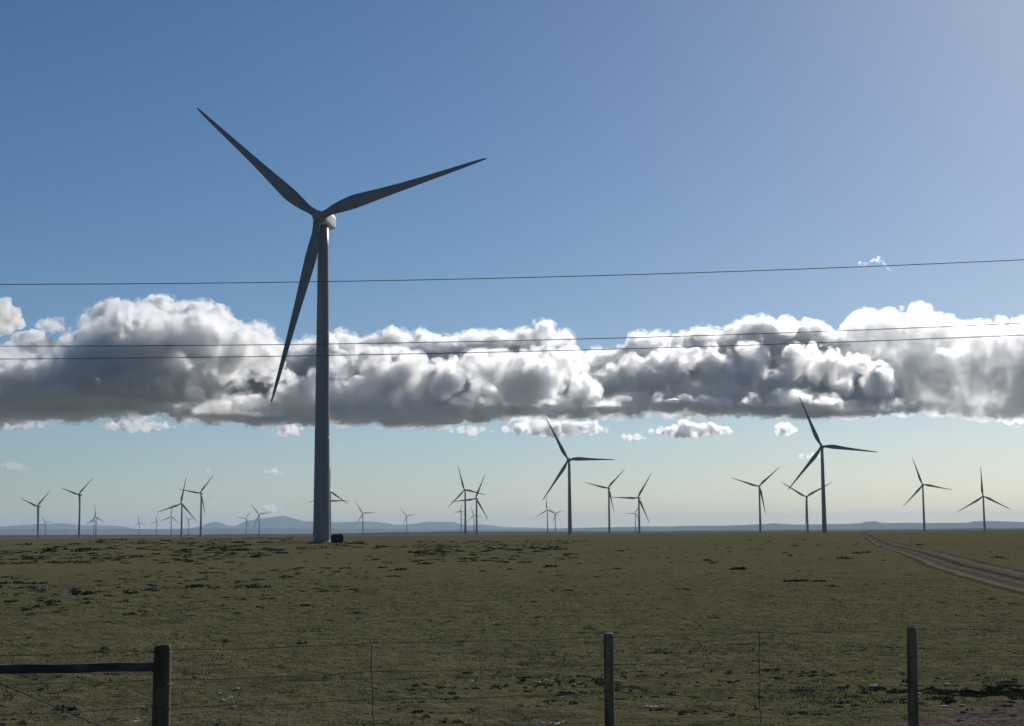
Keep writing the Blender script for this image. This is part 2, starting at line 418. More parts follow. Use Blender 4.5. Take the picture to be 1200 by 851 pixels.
# some single large clumps seen in the photo: px, py, width px
for (px_, py_, w_) in [(172, 691, 40), (130, 694, 26), (395, 690, 44), (280, 687, 24), (400, 687, 30), (476, 728, 16), (495, 692, 14), (640, 690, 12), (658, 691, 18), (245, 671, 36), (330, 668, 22), (60, 705, 22), (25, 684, 40), (45, 720, 16),
                       (376, 692, 18), (345, 693, 12), (618, 702, 22), (757, 725, 12), (545, 747, 14), (310, 698, 10), (795, 689, 10), (9, 827, 34), (20, 845, 52), (270, 748, 12), (435, 747, 10), (1150, 700, 14), (1180, 706, 12), (470, 640, 60), (520, 641, 60), (560, 657, 50), (600, 658, 40)]:
    d_ = EYE * F / max(py_ - eye_y(px_), 4); n_ = max(1, int(w_ / 9))
    for j in range(n_ * 2):
        cx = np.append(cx, (px_ + g_.uniform(-.5, .5) * w_ - 600) / F * d_); cy = np.append(cy, d_ * (1 + g_.uniform(-.012, .012))); cr = np.append(cr, 5.0 / F * d_ * g_.uniform(.6, 1.2))
sage = scatter_cards("sagebrush", m_sage, cx, cy, cr * 0.16, 0.012 + cr * 0.24, 30, 0.9, cr, 9)
tag(sage, "dark low sagebrush clumps scattered over the prairie", "sagebrush", kind="stuff")
# pale stones
bm = bmesh.new(); sr = random.Random(4)
spots = [(x0 + sr.gauss(0, sx_), y0 + sr.gauss(0, sy_)) for (x0, y0, n0, sx_, sy_) in [(165, 841, 5, 6, 3), (270, 815, 7, 12, 5), (315, 811, 3, 30, 6), (535, 800, 8, 14, 3), (635, 798, 6, 12, 3), (640, 848, 8, 14, 3), (737, 776, 4, 5, 1), (796, 780, 4, 4, 1),
                                                          (730, 812, 7, 14, 3), (755, 832, 4, 12, 1), (804, 779, 3, 4, 1), (1013, 802, 2, 3, 0.6), (905, 770, 5, 10, 3), (650, 838, 4, 20, 4), (700, 800, 8, 60, 14), (1100, 830, 12, 40, 14)] for _ in range(n0)]
for (px_, py_) in spots:
    if py_ > 870 or py_ < 700: continue
    d_ = EYE * F / (py_ - eye_y(px_)); x_ = (px_ - 600) / F * d_; r_ = sr.uniform(0.012, 0.04)
    z_ = float(terr(np.array([x_]), np.array([d_]))[0])
    M_ = Matrix.Translation((x_, d_, z_ + r_ * 0.15)) @ Matrix.Rotation(sr.random() * 6, 4, 'Z') @ Matrix.Diagonal((r_ * sr.uniform(1, 2.2), r_ * sr.uniform(.8, 1.3), r_ * 0.55, 1))
    t = bmesh.ops.create_icosphere(bm, subdivisions=1, radius=1.0)
    for v in t['verts']: v.co = M_ @ (v.co * sr.uniform(0.85, 1.15))
st_o = bm_obj("pale_stones", bm, noisy("pale_stone", (0.30, 0.28, 0.25), (0.5, 0.48, 0.44), 8, rough=0.9))
tag(st_o, "small pale stones strewn in the grass near the fence", "stones", kind="stuff")

# distant hills ------------------------------------------------------
m_hill = noisy("far_sage_hills", (0.075, 0.078, 0.055), (0.11, 0.105, 0.075), 0.0006, rough=1.0, spec=0.0)
def ridge(name, D, pts, depth, rough_px, seed, x0=-700, x1=1900):
    """a hill range at distance D whose crest follows heights given in photo pixels; a solid with slopes on both sides"""
    px = np.arange(x0, x1, 1.5)
    crest_px = np.interp(px, [p[0] for p in pts], [p[1] for p in pts])
    crest_px = crest_px + rough_px * fbm(px / 26.0, px * 0 + seed, oct=5, seed=seed, gain=0.55)
    wx = (px - 600) / F * D
    hz = EYE + np.maximum(eye_y(px) - crest_px, 0.2) * D / F
    prof = [(-1.0, -0.02), (-0.72, 0.22), (-0.45, 0.52), (-0.22, 0.83), (0, 1.0), (0.3, 0.85), (0.7, 0.35), (1.0, -0.02)]
    V = []
    for (t, h) in prof:
        wob = 1 + (0.18 * fbm(px / 14.0, px * 0 + t * 3, oct=3, seed=seed + 3) if 0.05 < h < 0.95 else 0)
        yy = D + t * depth + 0.10 * depth * fbm(px / 20.0, px * 0 + t * 2 + 9, oct=3, seed=seed + 7)
        V.append(np.stack([wx * (yy / D), yy, hz * h * wob], -1))
    V = np.array(V); n = len(px); V = V.reshape(-1, 3)
    I = np.arange(len(prof) * n).reshape(len(prof), n)
    Q = np.stack([I[:-1, :-1], I[:-1, 1:], I[1:, 1:], I[1:, :-1]], -1).reshape(-1, 4)
    o = mesh_obj(name, V, Q, m_hill, smooth=True); o["kind"] = "structure"
    return o
ridge("hills", 46000, [(-300, 619), (0, 617.5), (20, 616), (50, 614.3), (72, 613.2), (100, 615.5), (145, 616.5), (160, 620), (200, 621.5), (222, 619.5), (236, 617),
      (245, 612.5), (255, 611.2), (268, 615.8), (277, 616), (287, 611), (300, 608.5), (318, 606.5), (331, 604.4), (345, 608), (356, 611), (380, 612.2),
      (430, 611.3), (450, 613), (460, 615), (475, 615), (490, 613), (500, 611.6), (530, 612), (546, 616), (560, 614.5), (590, 617.5), (640, 619.3), (700, 619), (760, 620), (1200, 621)], 3200, 0.35, 2)
ridge("hills", 30000, [(-300, 621), (100, 620.5), (200, 620), (225, 619.3), (300, 619.2), (380, 619.8), (500, 620.5), (600, 620.4), (690, 618.6), (740, 617.4), (800, 616.6),
      (850, 616), (893, 614.6), (903, 613.4), (925, 614.8), (980, 614), (1003, 613.4), (1012, 611.3), (1022, 610.9), (1030, 612.8), (1080, 613.2), (1130, 612.6), (1138, 611), (1160, 610.8), (1200, 612), (1500, 613)], 2400, 0.22, 5)
ridge("hills", 10500, [(-300, 627.6), (150, 627), (380, 625.6), (440, 624.2), (520, 623.2), (640, 622.8), (760, 622.6), (860, 621.7), (1000, 620.5), (1200, 618.8), (1500, 616.5)], 900, 0.18, 8)

# ------------------------------------------------------------------ haze
def haze():
    m = bpy.data.materials.new("haze"); m.use_nodes = True; nt = m.node_tree
    for n in list(nt.nodes):
        if n.type != 'OUTPUT_MATERIAL': nt.nodes.remove(n)
    out = next(n for n in nt.nodes if n.type == 'OUTPUT_MATERIAL')
    v = nt.nodes.new("ShaderNodeVolumePrincipled")
    v.inputs["Color"].default_value = (0.60, 0.79, 1.0, 1)
    v.inputs["Density"].default_value = HAZE_D
    v.inputs["Anisotropy"].default_value = 0.15
    nt.links.new(v.outputs[0], out.inputs["Volume"])
    bm = bmesh.new(); bmesh.ops.create_cube(bm, size=1.0)
    o = bm_obj("haze", bm, m)
    zt, zb = 620.0, -24.0
    o.scale = (140000, 125000, zt - zb); o.location = (0, 0, (zt + zb) / 2)
    tag(o, "thin pale air between the turbines and the far blue hills", "haze", kind="stuff")
HAZE_D = 2.2e-5
haze()

# ------------------------------------------------------------------ wind turbines
def lathe(bm, prof, seg=32, closed=True):
    rings = []
    for (r, z) in prof:
        rings.append([bm.verts.new((r * math.cos(2 * math.pi * i / seg), r * math.sin(2 * math.pi * i / seg), z)) for i in range(seg)])
    for a, b in zip(rings[:-1], rings[1:]):
        for i in range(seg):
            bm.faces.new((a[i], a[(i + 1) % seg], b[(i + 1) % seg], b[i]))
    if closed:
        bm.faces.new(rings[0][::-1]); bm.faces.new(rings[-1])

def tower_mesh():
    bm = bmesh.new()
    H = 78.3
    rad = lambda z: 2.12 + (1.28 - 2.12) * (z / H) ** 0.92
    prof = [(rad(0), -0.5)] + [(rad(z), z) for z in np.linspace(0.0, H, 14)]
    lathe(bm, prof, 64)
    for z in (0.35, 25.5, 51.5):      # thin flanges between the tower sections
        lathe(bm, [(rad(z) + 0.022, z - 0.09), (rad(z) + 0.022, z + 0.09)], 64)
    me = bpy.data.meshes.new("tower"); bm.to_mesh(me); bm.free()
    for p in me.polygons: p.use_smooth = len(p.vertices) == 4
    me.materials.append(m_white_shaded); return me

def superbox(bm, secs, seg=28):
    """loft of rounded-box sections along local y: (y, halfwidth, zlow, zhigh, power)"""
    rings = []
    for (y, w, z0, z1, pw) in secs:
        ring = []
        for i in range(seg):
            a = 2 * math.pi * (i + 0.5) / seg; c, s = math.cos(a), math.sin(a)
            x = w * math.copysign(abs(c) ** (2 / pw), c); z = (z0 + z1) / 2 + (z1 - z0) / 2 * math.copysign(abs(s) ** (2 / pw), s)
            ring.append(bm.verts.new((x, y, z)))
        rings.append(ring)
    for a, b in zip(rings[:-1], rings[1:]):
        for i in range(seg): bm.faces.new((a[i], a[(i + 1) % seg], b[(i + 1) % seg], b[i]))
    bm.faces.new(rings[0][::-1]); bm.faces.new(rings[-1])
    bmesh.ops.recalc_face_normals(bm, faces=bm.faces)

# local turbine frame: rotor faces -y, z up, hub height 80, rotor plane 4.1 m ahead of the tower axis
OVER = 3.5
def nacelle_mesh():
    bm = bmesh.new()
    superbox(bm, [(-1.9, 1.35, -1.45, 1.45, 3.2), (-1.6, 1.62, -1.68, 1.72, 4), (0.5, 1.80, -1.80, 1.95, 5), (3.2, 1.80, -1.75, 1.98, 5),
                  (4.6, 1.70, -1.5, 1.90, 5), (5.2, 1.52, -1.25, 1.70, 4.2), (5.4, 1.20, -0.95, 1.40, 3.5)])
    me = bpy.data.meshes.new("nacelle"); bm.to_mesh(me); bm.free()
    me.materials.append(m_nac_sunlit); return me
def vane_mesh():
    bm = bmesh.new()
    for x in (-0.6, 0.6):
        bmesh.ops.create_cone(bm, cap_ends=True, segments=8, radius1=0.05, radius2=0.04, depth=1.1, matrix=Matrix.Translation((x, 4.1, 2.45)))
        bmesh.ops.create_icosphere(bm, subdivisions=1, radius=0.13, matrix=Matrix.Translation((x, 4.1, 3.05)))
    bmesh.ops.create_cone(bm, cap_ends=True, segments=8, radius1=0.035, radius2=0.035, depth=1.2, matrix=Matrix.Translation((0, 4.1, 2.75)) @ Matrix.Rotation(math.pi / 2, 4, 'Y'))
    me = bpy.data.meshes.new("wind_sensor"); bm.to_mesh(me); bm.free(); me.materials.append(m_steel); return me
def hub_mesh():
    bm = bmesh.new()
    prof = [(1.2, -1.35), (1.40, -1.1), (1.5, -0.5), (1.5, 0.3), (1.35, 0.9), (1.0, 1.4), (0.6, 1.7), (0.2, 1.82)]
    lathe(bm, prof, 32)
    bmesh.ops.rotate(bm, verts=bm.verts, matrix=Matrix.Rotation(math.pi / 2, 3, 'X'))   # nose towards -y
    me = bpy.data.meshes.new("hub"); bm.to_mesh(me); bm.free()
    for p in me.polygons: p.use_smooth = True
    me.materials.append(m_white_shaded); return me
def blade_mesh(R=43.0):
    """blade along +z from the hub centre, chord along x, flat side towards -y; trailing edge on the -x side"""
    st = [(0.0, 1.15, 1.0, 90), (1.6, 1.15, 1.0, 90), (2.6, 1.9, 0.8, 20), (4.0, 2.35, 0.55, 18), (6.0, 2.95, 0.36, 15), (8.2, 3.35, 0.27, 12), (9.6, 3.45, 0.24, 10.5), (12, 3.20, 0.215, 8.5),
          (16, 2.65, 0.20, 6), (21, 2.10, 0.19, 4), (27, 1.62, 0.18, 2.5), (33, 1.22, 0.17, 1.4), (38, 0.90, 0.16, 0.8), (41, 0.66, 0.15, 0.4), (42.4, 0.40, 0.15, 0), (42.9, 0.18, 0.15, 0), (43.0, 0.05, 0.2, 0)]
    seg = 20; bm = bmesh.new(); rings = []
    for (z, ch, th, tw) in st:
        ring = []
        round_ = max(0.0, min(1.0, (3.6 - z) / 2.0))
        tw = math.radians(tw if z > 3 else 18)
        for i in range(seg):
            a = 2 * math.pi * i / seg
            # circle
            cx, cy = 0.575 * 1.0 * math.cos(a) * 2 * 0.5, 0.575 * math.sin(a)
            # airfoil: x from leading (+0.3 chord) to trailing (-0.7 chord)
            t = (1 - math.cos(a)) / 2                       # 0 at leading edge, 1 at trailing
            half_t = th * ch * 0.5 * 2.6 * (math.sqrt(max(t, 0)) * (1 - t) + 0.03 * (1 - t) * t)
            ax = (0.30 - t) * ch; ay = half_t * (1 if math.sin(a) >= 0 else -0.7)
            cxx = 0.98 * math.cos(a); cyy = 0.98 * math.sin(a)
            x = cxx * round_ + ax * (1 - round_); y = cyy * round_ + ay * (1 - round_)
            xr = x * math.cos(tw) - y * math.sin(tw); yr = x * math.sin(tw) + y * math.cos(tw)
            bend = -1.6 * (z / 43) ** 2
            ring.append(bm.verts.new((xr, yr + bend, z)))
        rings.append(ring)
    for a, b in zip(rings[:-1], rings[1:]):
        for i in range(seg): bm.faces.new((a[i], a[(i + 1) % seg], b[(i + 1) % seg], b[i]))
    bm.faces.new(rings[0][::-1]); bm.faces.new(rings[-1])
    bmesh.ops.recalc_face_normals(bm, faces=bm.faces)
    me = bpy.data.meshes.new("blade"); bm.to_mesh(me); bm.free()
    for p in me.polygons: p.use_smooth = True
    me.materials.append(m_blade_shaded); return me
def door_mesh():
    bm = bmesh.new()
    bmesh.ops.create_cube(bm, size=1, matrix=Matrix.Translation((0, -2.12, 2.6)) @ Matrix.Diagonal((0.9, 0.14, 2.1, 1)))
    bmesh.ops.bevel(bm, geom=bm.edges[:], offset=0.03, segments=2)
    me = bpy.data.meshes.new("door"); bm.to_mesh(me); bm.free(); me.materials.append(m_steel); return me
def base_mesh():
    bm = bmesh.new(); lathe(bm, [(2.75, -0.8), (2.75, 0.10), (2.62, 0.16)], 40)
    me = bpy.data.meshes.new("foundation"); bm.to_mesh(me); bm.free(); me.materials.append(m_conc); return me
ME = dict(tower=tower_mesh(), nacelle=nacelle_mesh(), vane=vane_mesh(), hub=hub_mesh(), blade=blade_mesh(), base=base_mesh())
TILT = math.radians(4.5)
def make_turbine():
    root = empty("wind_turbine", (0, 0, 0))
    for nm, me in (("tower", ME["tower"]), ("foundation", ME["base"])):
        link(bpy.data.objects.new(nm, me), root)
    nac = link(bpy.data.objects.new("nacelle", ME["nacelle"]), root)
    v = link(bpy.data.objects.new("wind_sensor", ME["vane"]), nac)
    link(bpy.data.objects.new("hub", ME["hub"]), root)
    for k in range(3): link(bpy.data.objects.new("blade", ME["blade"]), root)
    return root
proto_turbine = make_turbine()
def copy_tree(o, parent=None, skip=()):
    c = o.copy(); C.objects.link(c); c.parent = parent
    for ch in o.children:
        if ch.name.split(".")[0] in skip: continue
        copy_tree(ch, c, skip)
    return c

LAB = {
 "main": "giant white wind turbine nearest the camera, its tower rising through the cloud bank",
 "Tt": "dark mid field turbine right of centre whose raised blade touches the cloud base",
 "TB": "second largest turbine, beside where the dirt road meets the horizon, tallest on the right",
 "Ta": "leftmost turbine in the photo with its two upper blades in a narrow V",
 "Tb": "turbine second from the left edge, dark, blades spread in a wide V against blue hills",
 "Tc": "small pale turbine with one blade straight up, just right of the two leftmost turbines",
 "Td": "very faint tiny turbine between the two leftmost turbines, one blade reaching right",
 "Tc2": "faint tiny turbine half hidden close behind the small pale upright one at far left",
 "Te": "tiny pale lone turbine left of the left cluster, one blade pointing up",
 "Tf": "small faint turbine at the left end of the left cluster of overlapping turbines",
 "Tg": "thin pale turbine inside the left cluster, directly left of its tall steep-bladed one",
 "Th": "turbine with one blade nearly upright, left of the darker pair in the left cluster",
 "Ti": "darkest and tallest turbine of the left cluster, at its right end",
 "Tj": "tiny faint turbine seen between the two tall dark turbines of the left cluster",
 "Tk": "faint tiny turbine in front of the blue peak, left one of the pair there",
 "Tl": "small turbine in front of the blue peak, right and darker one of the pair there",
 "TM1": "distant turbine mostly hidden behind the giant tower, one blade sticking out level to the right",
 "TM2": "distant turbine half hidden at the right edge of the giant tower, blade slanting down right",
 "Tn": "small distant turbine just right of the giant tower and its dark box",
 "To": "tiny lone turbine midway between the giant tower and the central pair",
 "Tp": "left and taller of the two dark crossing turbines near the centre",
 "Tq": "right and lower of the two dark crossing turbines near the centre",
 "Tr": "tiny pale turbine seen edge-on just left of the central crossing pair",
 "Ts": "tiny faint turbine seen between the towers of the central crossing pair",
 "Tu": "small pale turbine left of the mid field tower, one blade upright",
 "Tv": "tiny faint turbine tucked between the mid field tower and a small pale turbine",
 "Tw": "dark turbine right of the mid field tower with its third blade hanging down",
 "Tx": "turbine with one blade level to the left, right neighbour of the hanging-blade turbine",
 "Ty": "tiny faint turbine half hidden directly behind the level-bladed turbine right of centre",
 "Tz": "dark turbine left of the two turbines near the road's end, blades in a V",
 "TA": "lower turbine just left of the tall one by the road's end, in shallow V",
 "TC": "second turbine from the right edge, its upper blade leaning left",
 "TD": "rightmost turbine in the photo, one blade straight up and two slanting down",
}
# small angle and length trims of the near turbine's blades (flexing blades)
TRIM = {"main": ((-2.8, 1.055), (0.7, 1.03), (1.8, 1.12))}
DEF = ((0, 1.03),) * 3
for (k, px, py, D, R, yaw, ph) in TURB:
    hubp = HUBS[k]
    yw = math.radians(yaw)
    # turbine root so that the rotor centre comes to the hub point
    fx, fy = -math.sin(yw), -math.cos(yw)
    bx_, by_ = hubp[0] - fx * OVER, hubp[1] - fy * OVER
    gz = float(terr_macro(np.array([bx_]), np.array([by_]))[0])
    r = proto_turbine if k == "main" else copy_tree(proto_turbine, None, () if D < 2000 else ("wind_sensor", "foundation"))
    hub_h = hubp[2] - gz
    r.location = (bx_, by_, gz); r.rotation_euler = (0, 0, -yw)
    s = R / 43.0
    tilt = Matrix.Rotation(-TILT, 4, 'X')
    i = 0
    for ch in r.children:
        nm = ch.name.split(".")[0]
        if nm == "tower": ch.scale = ((1.0 + (s - 1) * 0.3),) * 2 + ((hub_h - 1.6) / 78.3,)
        elif nm == "nacelle": ch.matrix_local = Matrix.Translation((0, 0, hub_h)) @ Matrix.Diagonal((1, 1, 1, 1)) @ tilt
        elif nm == "hub": ch.matrix_local = Matrix.Translation((0, -OVER, hub_h)) @ tilt
        elif nm == "blade":
            da, ls = TRIM.get(k, DEF)[i]
            ang = math.radians(ph + 120 * i + da)           # angle from image right, counter-clockwise as seen from the front
            rot = Matrix.Rotation(math.pi / 2 - ang, 4, 'Y')
            cone = Matrix.Rotation(math.radians(2.0), 4, 'X')
            w = s if D < 5000 else s * 1.0
            ch.matrix_local = Matrix.Translation((0, -OVER, hub_h)) @ tilt @ rot @ cone @ Matrix.Diagonal((s, s, s * ls, 1))
            i += 1
    tag(r, LAB[k], "wind turbine", "wind turbines on the prairie")
proto_turbine.name = "wind_turbine"

# transformer box beside the near turbine
bx = at(395, 636.4, 366)
gz = float(terr_macro(bx[0:1], bx[1:2])[0])
tb = empty("transformer_box", (bx[0], bx[1], gz), 0.15)
tag(tb, "low dark transformer box at the foot of the giant turbine tower", "transformer")
def boxbm(items, bev=0.03):
    bm = bmesh.new()
    for (cx, cy, cz, sx, sy, sz) in items:
        t = bmesh.new(); bmesh.ops.create_cube(t, size=1, matrix=Matrix.Translation((cx, cy, cz)) @ Matrix.Diagonal((sx, sy, sz, 1)))
        if bev: bmesh.ops.bevel(t, geom=t.edges[:], offset=bev, segments=2)
        me = bpy.data.meshes.new("tmp"); t.to_mesh(me); t.free(); bm.from_mesh(me); bpy.data.meshes.remove(me)
    return bm
bm_obj("cabinet", boxbm([(0, 0, 1.0, 2.5, 2.0, 1.9)]), m_box, tb)
bm_obj("lid", boxbm([(0, 0, 2.02, 2.66, 2.16, 0.10)]), m_box, tb)
bm_obj("plinth", boxbm([(0, 0, -0.05, 2.9, 2.4, 0.2)]), m_conc, tb)
bm_obj("cooling_fins", boxbm([(-1.32 + 0.0, -0.8 + 0.2 * i, 1.0, 0.24, 0.05, 1.4) for i in range(9)] + [(1.32, -0.8 + 0.2 * i, 1.0, 0.24, 0.05, 1.4) for i in range(9)], 0), m_box, tb)
for sx in (-0.6, 0.6):
    d = bm_obj("door", boxbm([(sx, -1.03, 1.0, 1.12, 0.05, 1.7)], 0.01), m_box, tb)
    bm_obj("handle", boxbm([(sx * 0.2, -1.08, 1.0, 0.05, 0.05, 0.3)], 0.01), m_steel, d)

# ------------------------------------------------------------------ fence
def tube(path, r, seg=6, close=True):
    bm = bmesh.new(); P = [Vector(p) for p in path]; rings = []
    for i, p in enumerate(P):
        t = (P[min(i + 1, len(P) - 1)] - P[max(i - 1, 0)]).normalized()
        u = t.cross(Vector((0, 0, 1)) if abs(t.z) < 0.95 else Vector((0, 1, 0))).normalized(); v = t.cross(u)
        rings.append([bm.verts.new(p + (u * math.cos(2 * math.pi * k / seg) + v * math.sin(2 * math.pi * k / seg)) * r) for k in range(seg)])
    for a, b in zip(rings[:-1], rings[1:]):
        for k in range(seg): bm.faces.new((a[k], a[(k + 1) % seg], b[(k + 1) % seg], b[k]))
    bm.faces.new(rings[0][::-1]); bm.faces.new(rings[-1])
    return bm
def fpt(px, D): return (px - 600) / F * D
# the fence line: distance from the camera by photo column
def fence_D(px): return 1780.0 / np.interp(px, [-500, 190, 713, 1068, 1700], [150.5, 132.6, 121.0, 115.0, 104.5])
def gz_at(x, y): return float(terr(np.array([x]), np.array([y]))[0])
fr = at(190, 756, float(fence_D(190)))
fence = empty("wire_fence", (fr[0], fr[1], 0.0)); fence_o = Vector((fr[0], fr[1], 0.0))
tag(fence, "barbed wire fence with round wooden posts and a horizontal brace rail in the foreground", "fence")
def fobj(name, bm, mat, smooth=True, parent=None):
    o = bm_obj(name, bm, mat, parent or fence, smooth)
    if parent is None: o.data.transform(Matrix.Translation(-fence_o))
    return o
def post_bm(top, r, h, lean=(0, 0), seed=0):
    bm = bmesh.new(); seg = 20; rr = random.Random(seed)
    ph = [rr.random() * 6.28 for _ in range(4)]
    rings = []
    zs = [0, .1, .3, .5, .7, .85, .94, .985, 1.0]
    for z in zs:
        ring = []
        for k in range(seg):
            a = 2 * math.pi * k / seg
            q = r * (1 + 0.03 * math.sin(2 * a + ph[0] + z * 2) + 0.022 * math.sin(5 * a + ph[1]) + 0.012 * math.sin(9 * a + ph[2] + 3 * z)) * (1.04 - 0.05 * z)
            if z == 1.0: q *= 0.90
            zz = (z - 1) * h + (0.008 * math.sin(a + ph[3]) if z > 0.98 else 0)
            ring.append(bm.verts.new((top[0] + q * math.cos(a) + lean[0] * zz, top[1] + q * math.sin(a) + lean[1] * zz, top[2] + zz)))
        rings.append(ring)
    for a, b in zip(rings[:-1], rings[1:]):
        for k in range(seg): bm.faces.new((a[k], a[(k + 1) % seg], b[(k + 1) % seg], b[k]))
    bm.faces.new(rings[0][::-1]); bm.faces.new(rings[-1])
    return bm
WH = []     # wire supports
def post(px, py, rad_px, name, seed):
    D = float(fence_D(px)); p = at(px, py, D); g = gz_at(p[0], p[1])
    o = fobj(name, post_bm(p, rad_px / F * D, p[2] - g + 0.4, ({3: 0.02, 2: 0.003, 1: 0.004}.get(seed, 0.0), 0.0), seed), m_wood)
    return p
pc = post(190.6, 756, 10.2, "corner_post", 1)
p2 = post(713.2, 742.5, 5.6, "post", 2)
p3 = post(1068.2, 735.5, 5.7, "post", 3)
pl = post(-230, 768, 9.8, "brace_post", 4)
# two posts further along beyond the right edge keep the wires held up
p4 = post(1440, 729, 5.7, "post", 5)
def wire_pt(px, y): return at(px, y, float(fence_D(px)) - 0.06)
WR = {  # wire heights in the photo at the supports
 0: [(-230, 772.5), (190, 762), (434, 753.8), (713, 746.5), (889, 741.5), (1068, 737.5), (1440, 731)],
 1: [(-230, 806), (190, 797), (434, 787.5), (713, 778.5), (889, 775), (1068, 770.5), (1440, 762)],
 2: [(-230, 846), (190, 829), (434, 820), (713, 811), (889, 808), (1068, 803), (1440, 794)],
 3: [(190, 868), (434, 855), (713, 846), (889, 842), (1068, 837), (1440, 826)]}
for k, pts in WR.items():
    path = []
    for (a, ya), (b, yb) in zip(pts[:-1], pts[1:]):
        A, B = wire_pt(a, ya), wire_pt(b, yb); L_ = np.linalg.norm(B - A); n = max(8, int(L_ / 0.12))
        for i in range(n):
            t = i / n; p = A + (B - A) * t
            p[2] -= 0.012 * 4 * t * (1 - t) + 0.004 * math.sin(7.3 * p[0] + k * 2)
            path.append(p)
    path.append(B)
    bm = tube(path, 0.0028, 6)
    acc = 0.0
    for a, b in zip(path[:-1], path[1:]):      # barbs
        acc += np.linalg.norm(b - a)
        if acc > 0.13:
            acc = 0
            for s in (0.3, -0.3, 1.2):
                d = Vector((s * 0.6, 0.2, 1 if s != 1.2 else -0.8)).normalized() * 0.017
                t = tube([Vector(a) - d, Vector(a) + d], 0.0011, 4)
                me = bpy.data.meshes.new("t"); t.to_mesh(me); t.free(); bm.from_mesh(me); bpy.data.meshes.remove(me)
    fobj("barbed_wire", bm, m_wire)
# wire wraps around the corner post
for y in (763.5, 801.5, 829.5):
    D = float(fence_D(190.6)); c = at(190.6, y, D); r_ = 10.5 / F * D + 0.002
    bm = tube([(c[0] + r_ * math.cos(a), c[1] + r_ * math.sin(a), c[2] + 0.004 * math.sin(3 * a)) for a in np.linspace(0, 2 * math.pi, 28)], 0.0042, 6)
    fobj("wire_wrap", bm, m_wire)
# stays
for px, y0 in ((434.5, 753), (889.5, 740.5)):
    path = []
    for i, yy in enumerate(np.linspace(y0 - 1, y0 + 108, 16)):
        D = float(fence_D(px)) - 0.06; p = at(px + 3.2 * (yy - y0) / 100 * (1 if px < 600 else 0.4) + 0.6 * math.sin(i), yy, D); path.append(p)
    fobj("wire_stay", tube(path, 0.0042, 6), m_wire)
# brace rail and diagonal brace wire left of the corner post
A = at(-230, 788.5, float(fence_D(-230))); B = at(182, 781.3, float(fence_D(182)))
n = 26; rb = bmesh.new(); rings = []
dr = (B - A) / np.linalg.norm(B - A); sd = np.cross(dr, [0, 0, 1]); sd /= np.linalg.norm(sd); uu = np.cross(sd, dr)
for i in range(n + 1):
    p = A + (B - A) * i / n + np.array([0, 0, 0.003 * math.sin(i * 0.9)]); hh = 0.037 + 0.0015 * math.sin(i * 1.7); ring = []
    for a, b in ((-1, -.8), (-.85, -1), (.85, -1), (1, -.8), (1, .8), (.85, 1), (-.85, 1), (-1, .8)):
        ring.append(rb.verts.new(p + sd * a * 0.03 + uu * b * hh))
    rings.append(ring)
for a, b in zip(rings[:-1], rings[1:]):
    for q in range(8): rb.faces.new((a[q], a[(q + 1) % 8], b[(q + 1) % 8], b[q]))
rb.faces.new(rings[0][::-1]); rb.faces.new(rings[-1]); bmesh.ops.recalc_face_normals(rb, faces=rb.faces)
fobj("brace_rail", rb, m_rail, False)
A = at(-230, 706 + 0, float(fence_D(-230))); 
A = wire_pt(-120, 752); A = wire_pt(-30, 788); B = wire_pt(188, 881)
A2 = A + (A - B) * 0.9
fobj("brace_wire", tube([A2 + (B - A2) * i / 10 for i in range(11)], 0.0055, 6), m_wire)

# ------------------------------------------------------------------ overhead cables
for nm, lab, pts in (("power_cable", "highest thin overhead cable crossing the blue sky above the clouds", [(0, 333.5), (375, 330), (600, 325), (900, 318), (1200, 304)]),
                     ("power_cable", "middle overhead cable crossing in front of the cloud bank", [(0, 405.5), (375, 404), (600, 399), (900, 390.5), (1200, 379)]),
                     ("power_cable", "lowest overhead cable crossing in front of the dark cloud", [(0, 421), (375, 416.5), (600, 412), (900, 404.5), (1200, 392.5)])):
    Dc = 36.0
    W = np.array([at(x, y, Dc) for x, y in pts]); co = np.polyfit(W[:, 0], W[:, 2], 2)
    xx = np.linspace(-45, 45, 80)
    o = bm_obj(nm, tube([(x, Dc, np.polyval(co, x)) for x in xx], 0.0092, 8), m_cable, None, True)
    tag(o, lab, "cable", "overhead cables")

# ------------------------------------------------------------------ clouds
CLD_Y = 12500.0
KM = CLD_Y / F                     # metres per photo pixel at the cloud bank
def cloud_mat(name, dens, g=0.72, col=(1, 1, 1), erode=True, lo=0.37, hi=0.64, scale=1 / 85.0):
    """scattering vapour whose density is frayed by noise, so edges are soft and torn"""
    m = bpy.data.materials.new(name); m.use_nodes = True; nt = m.node_tree
    for n in list(nt.nodes):
        if n.type != 'OUTPUT_MATERIAL': nt.nodes.remove(n)
    out = next(n for n in nt.nodes if n.type == 'OUTPUT_MATERIAL')
    v = nt.nodes.new("ShaderNodeVolumeScatter")
    v.inputs["Color"].default_value = (*col, 1); v.inputs["Density"].default_value = dens; v.inputs["Anisotropy"].default_value = g
    if erode:
        tc = nt.nodes.new("ShaderNodeTexCoord"); n = nt.nodes.new("ShaderNodeTexNoise")
        n.inputs["Scale"].default_value = scale; n.inputs["Detail"].default_value = 4.0; n.inputs["Roughness"].default_value = 0.62
        nt.links.new(tc.outputs["Object"], n.inputs["Vector"])
        r = nt.nodes.new("ShaderNodeMapRange"); r.interpolation_type = 'SMOOTHSTEP'
        r.inputs["From Min"].default_value = lo; r.inputs["From Max"].default_value = hi
        r.inputs["To Min"].default_value = 0.0; r.inputs["To Max"].default_value = dens
        nt.links.new(n.outputs[0], r.inputs[0]); nt.links.new(r.outputs[0], v.inputs["Density"])
    nt.links.new(v.outputs[0], out.inputs["Volume"])
    m.cycles.volume_sampling = 'MULTIPLE_IMPORTANCE'
    return m

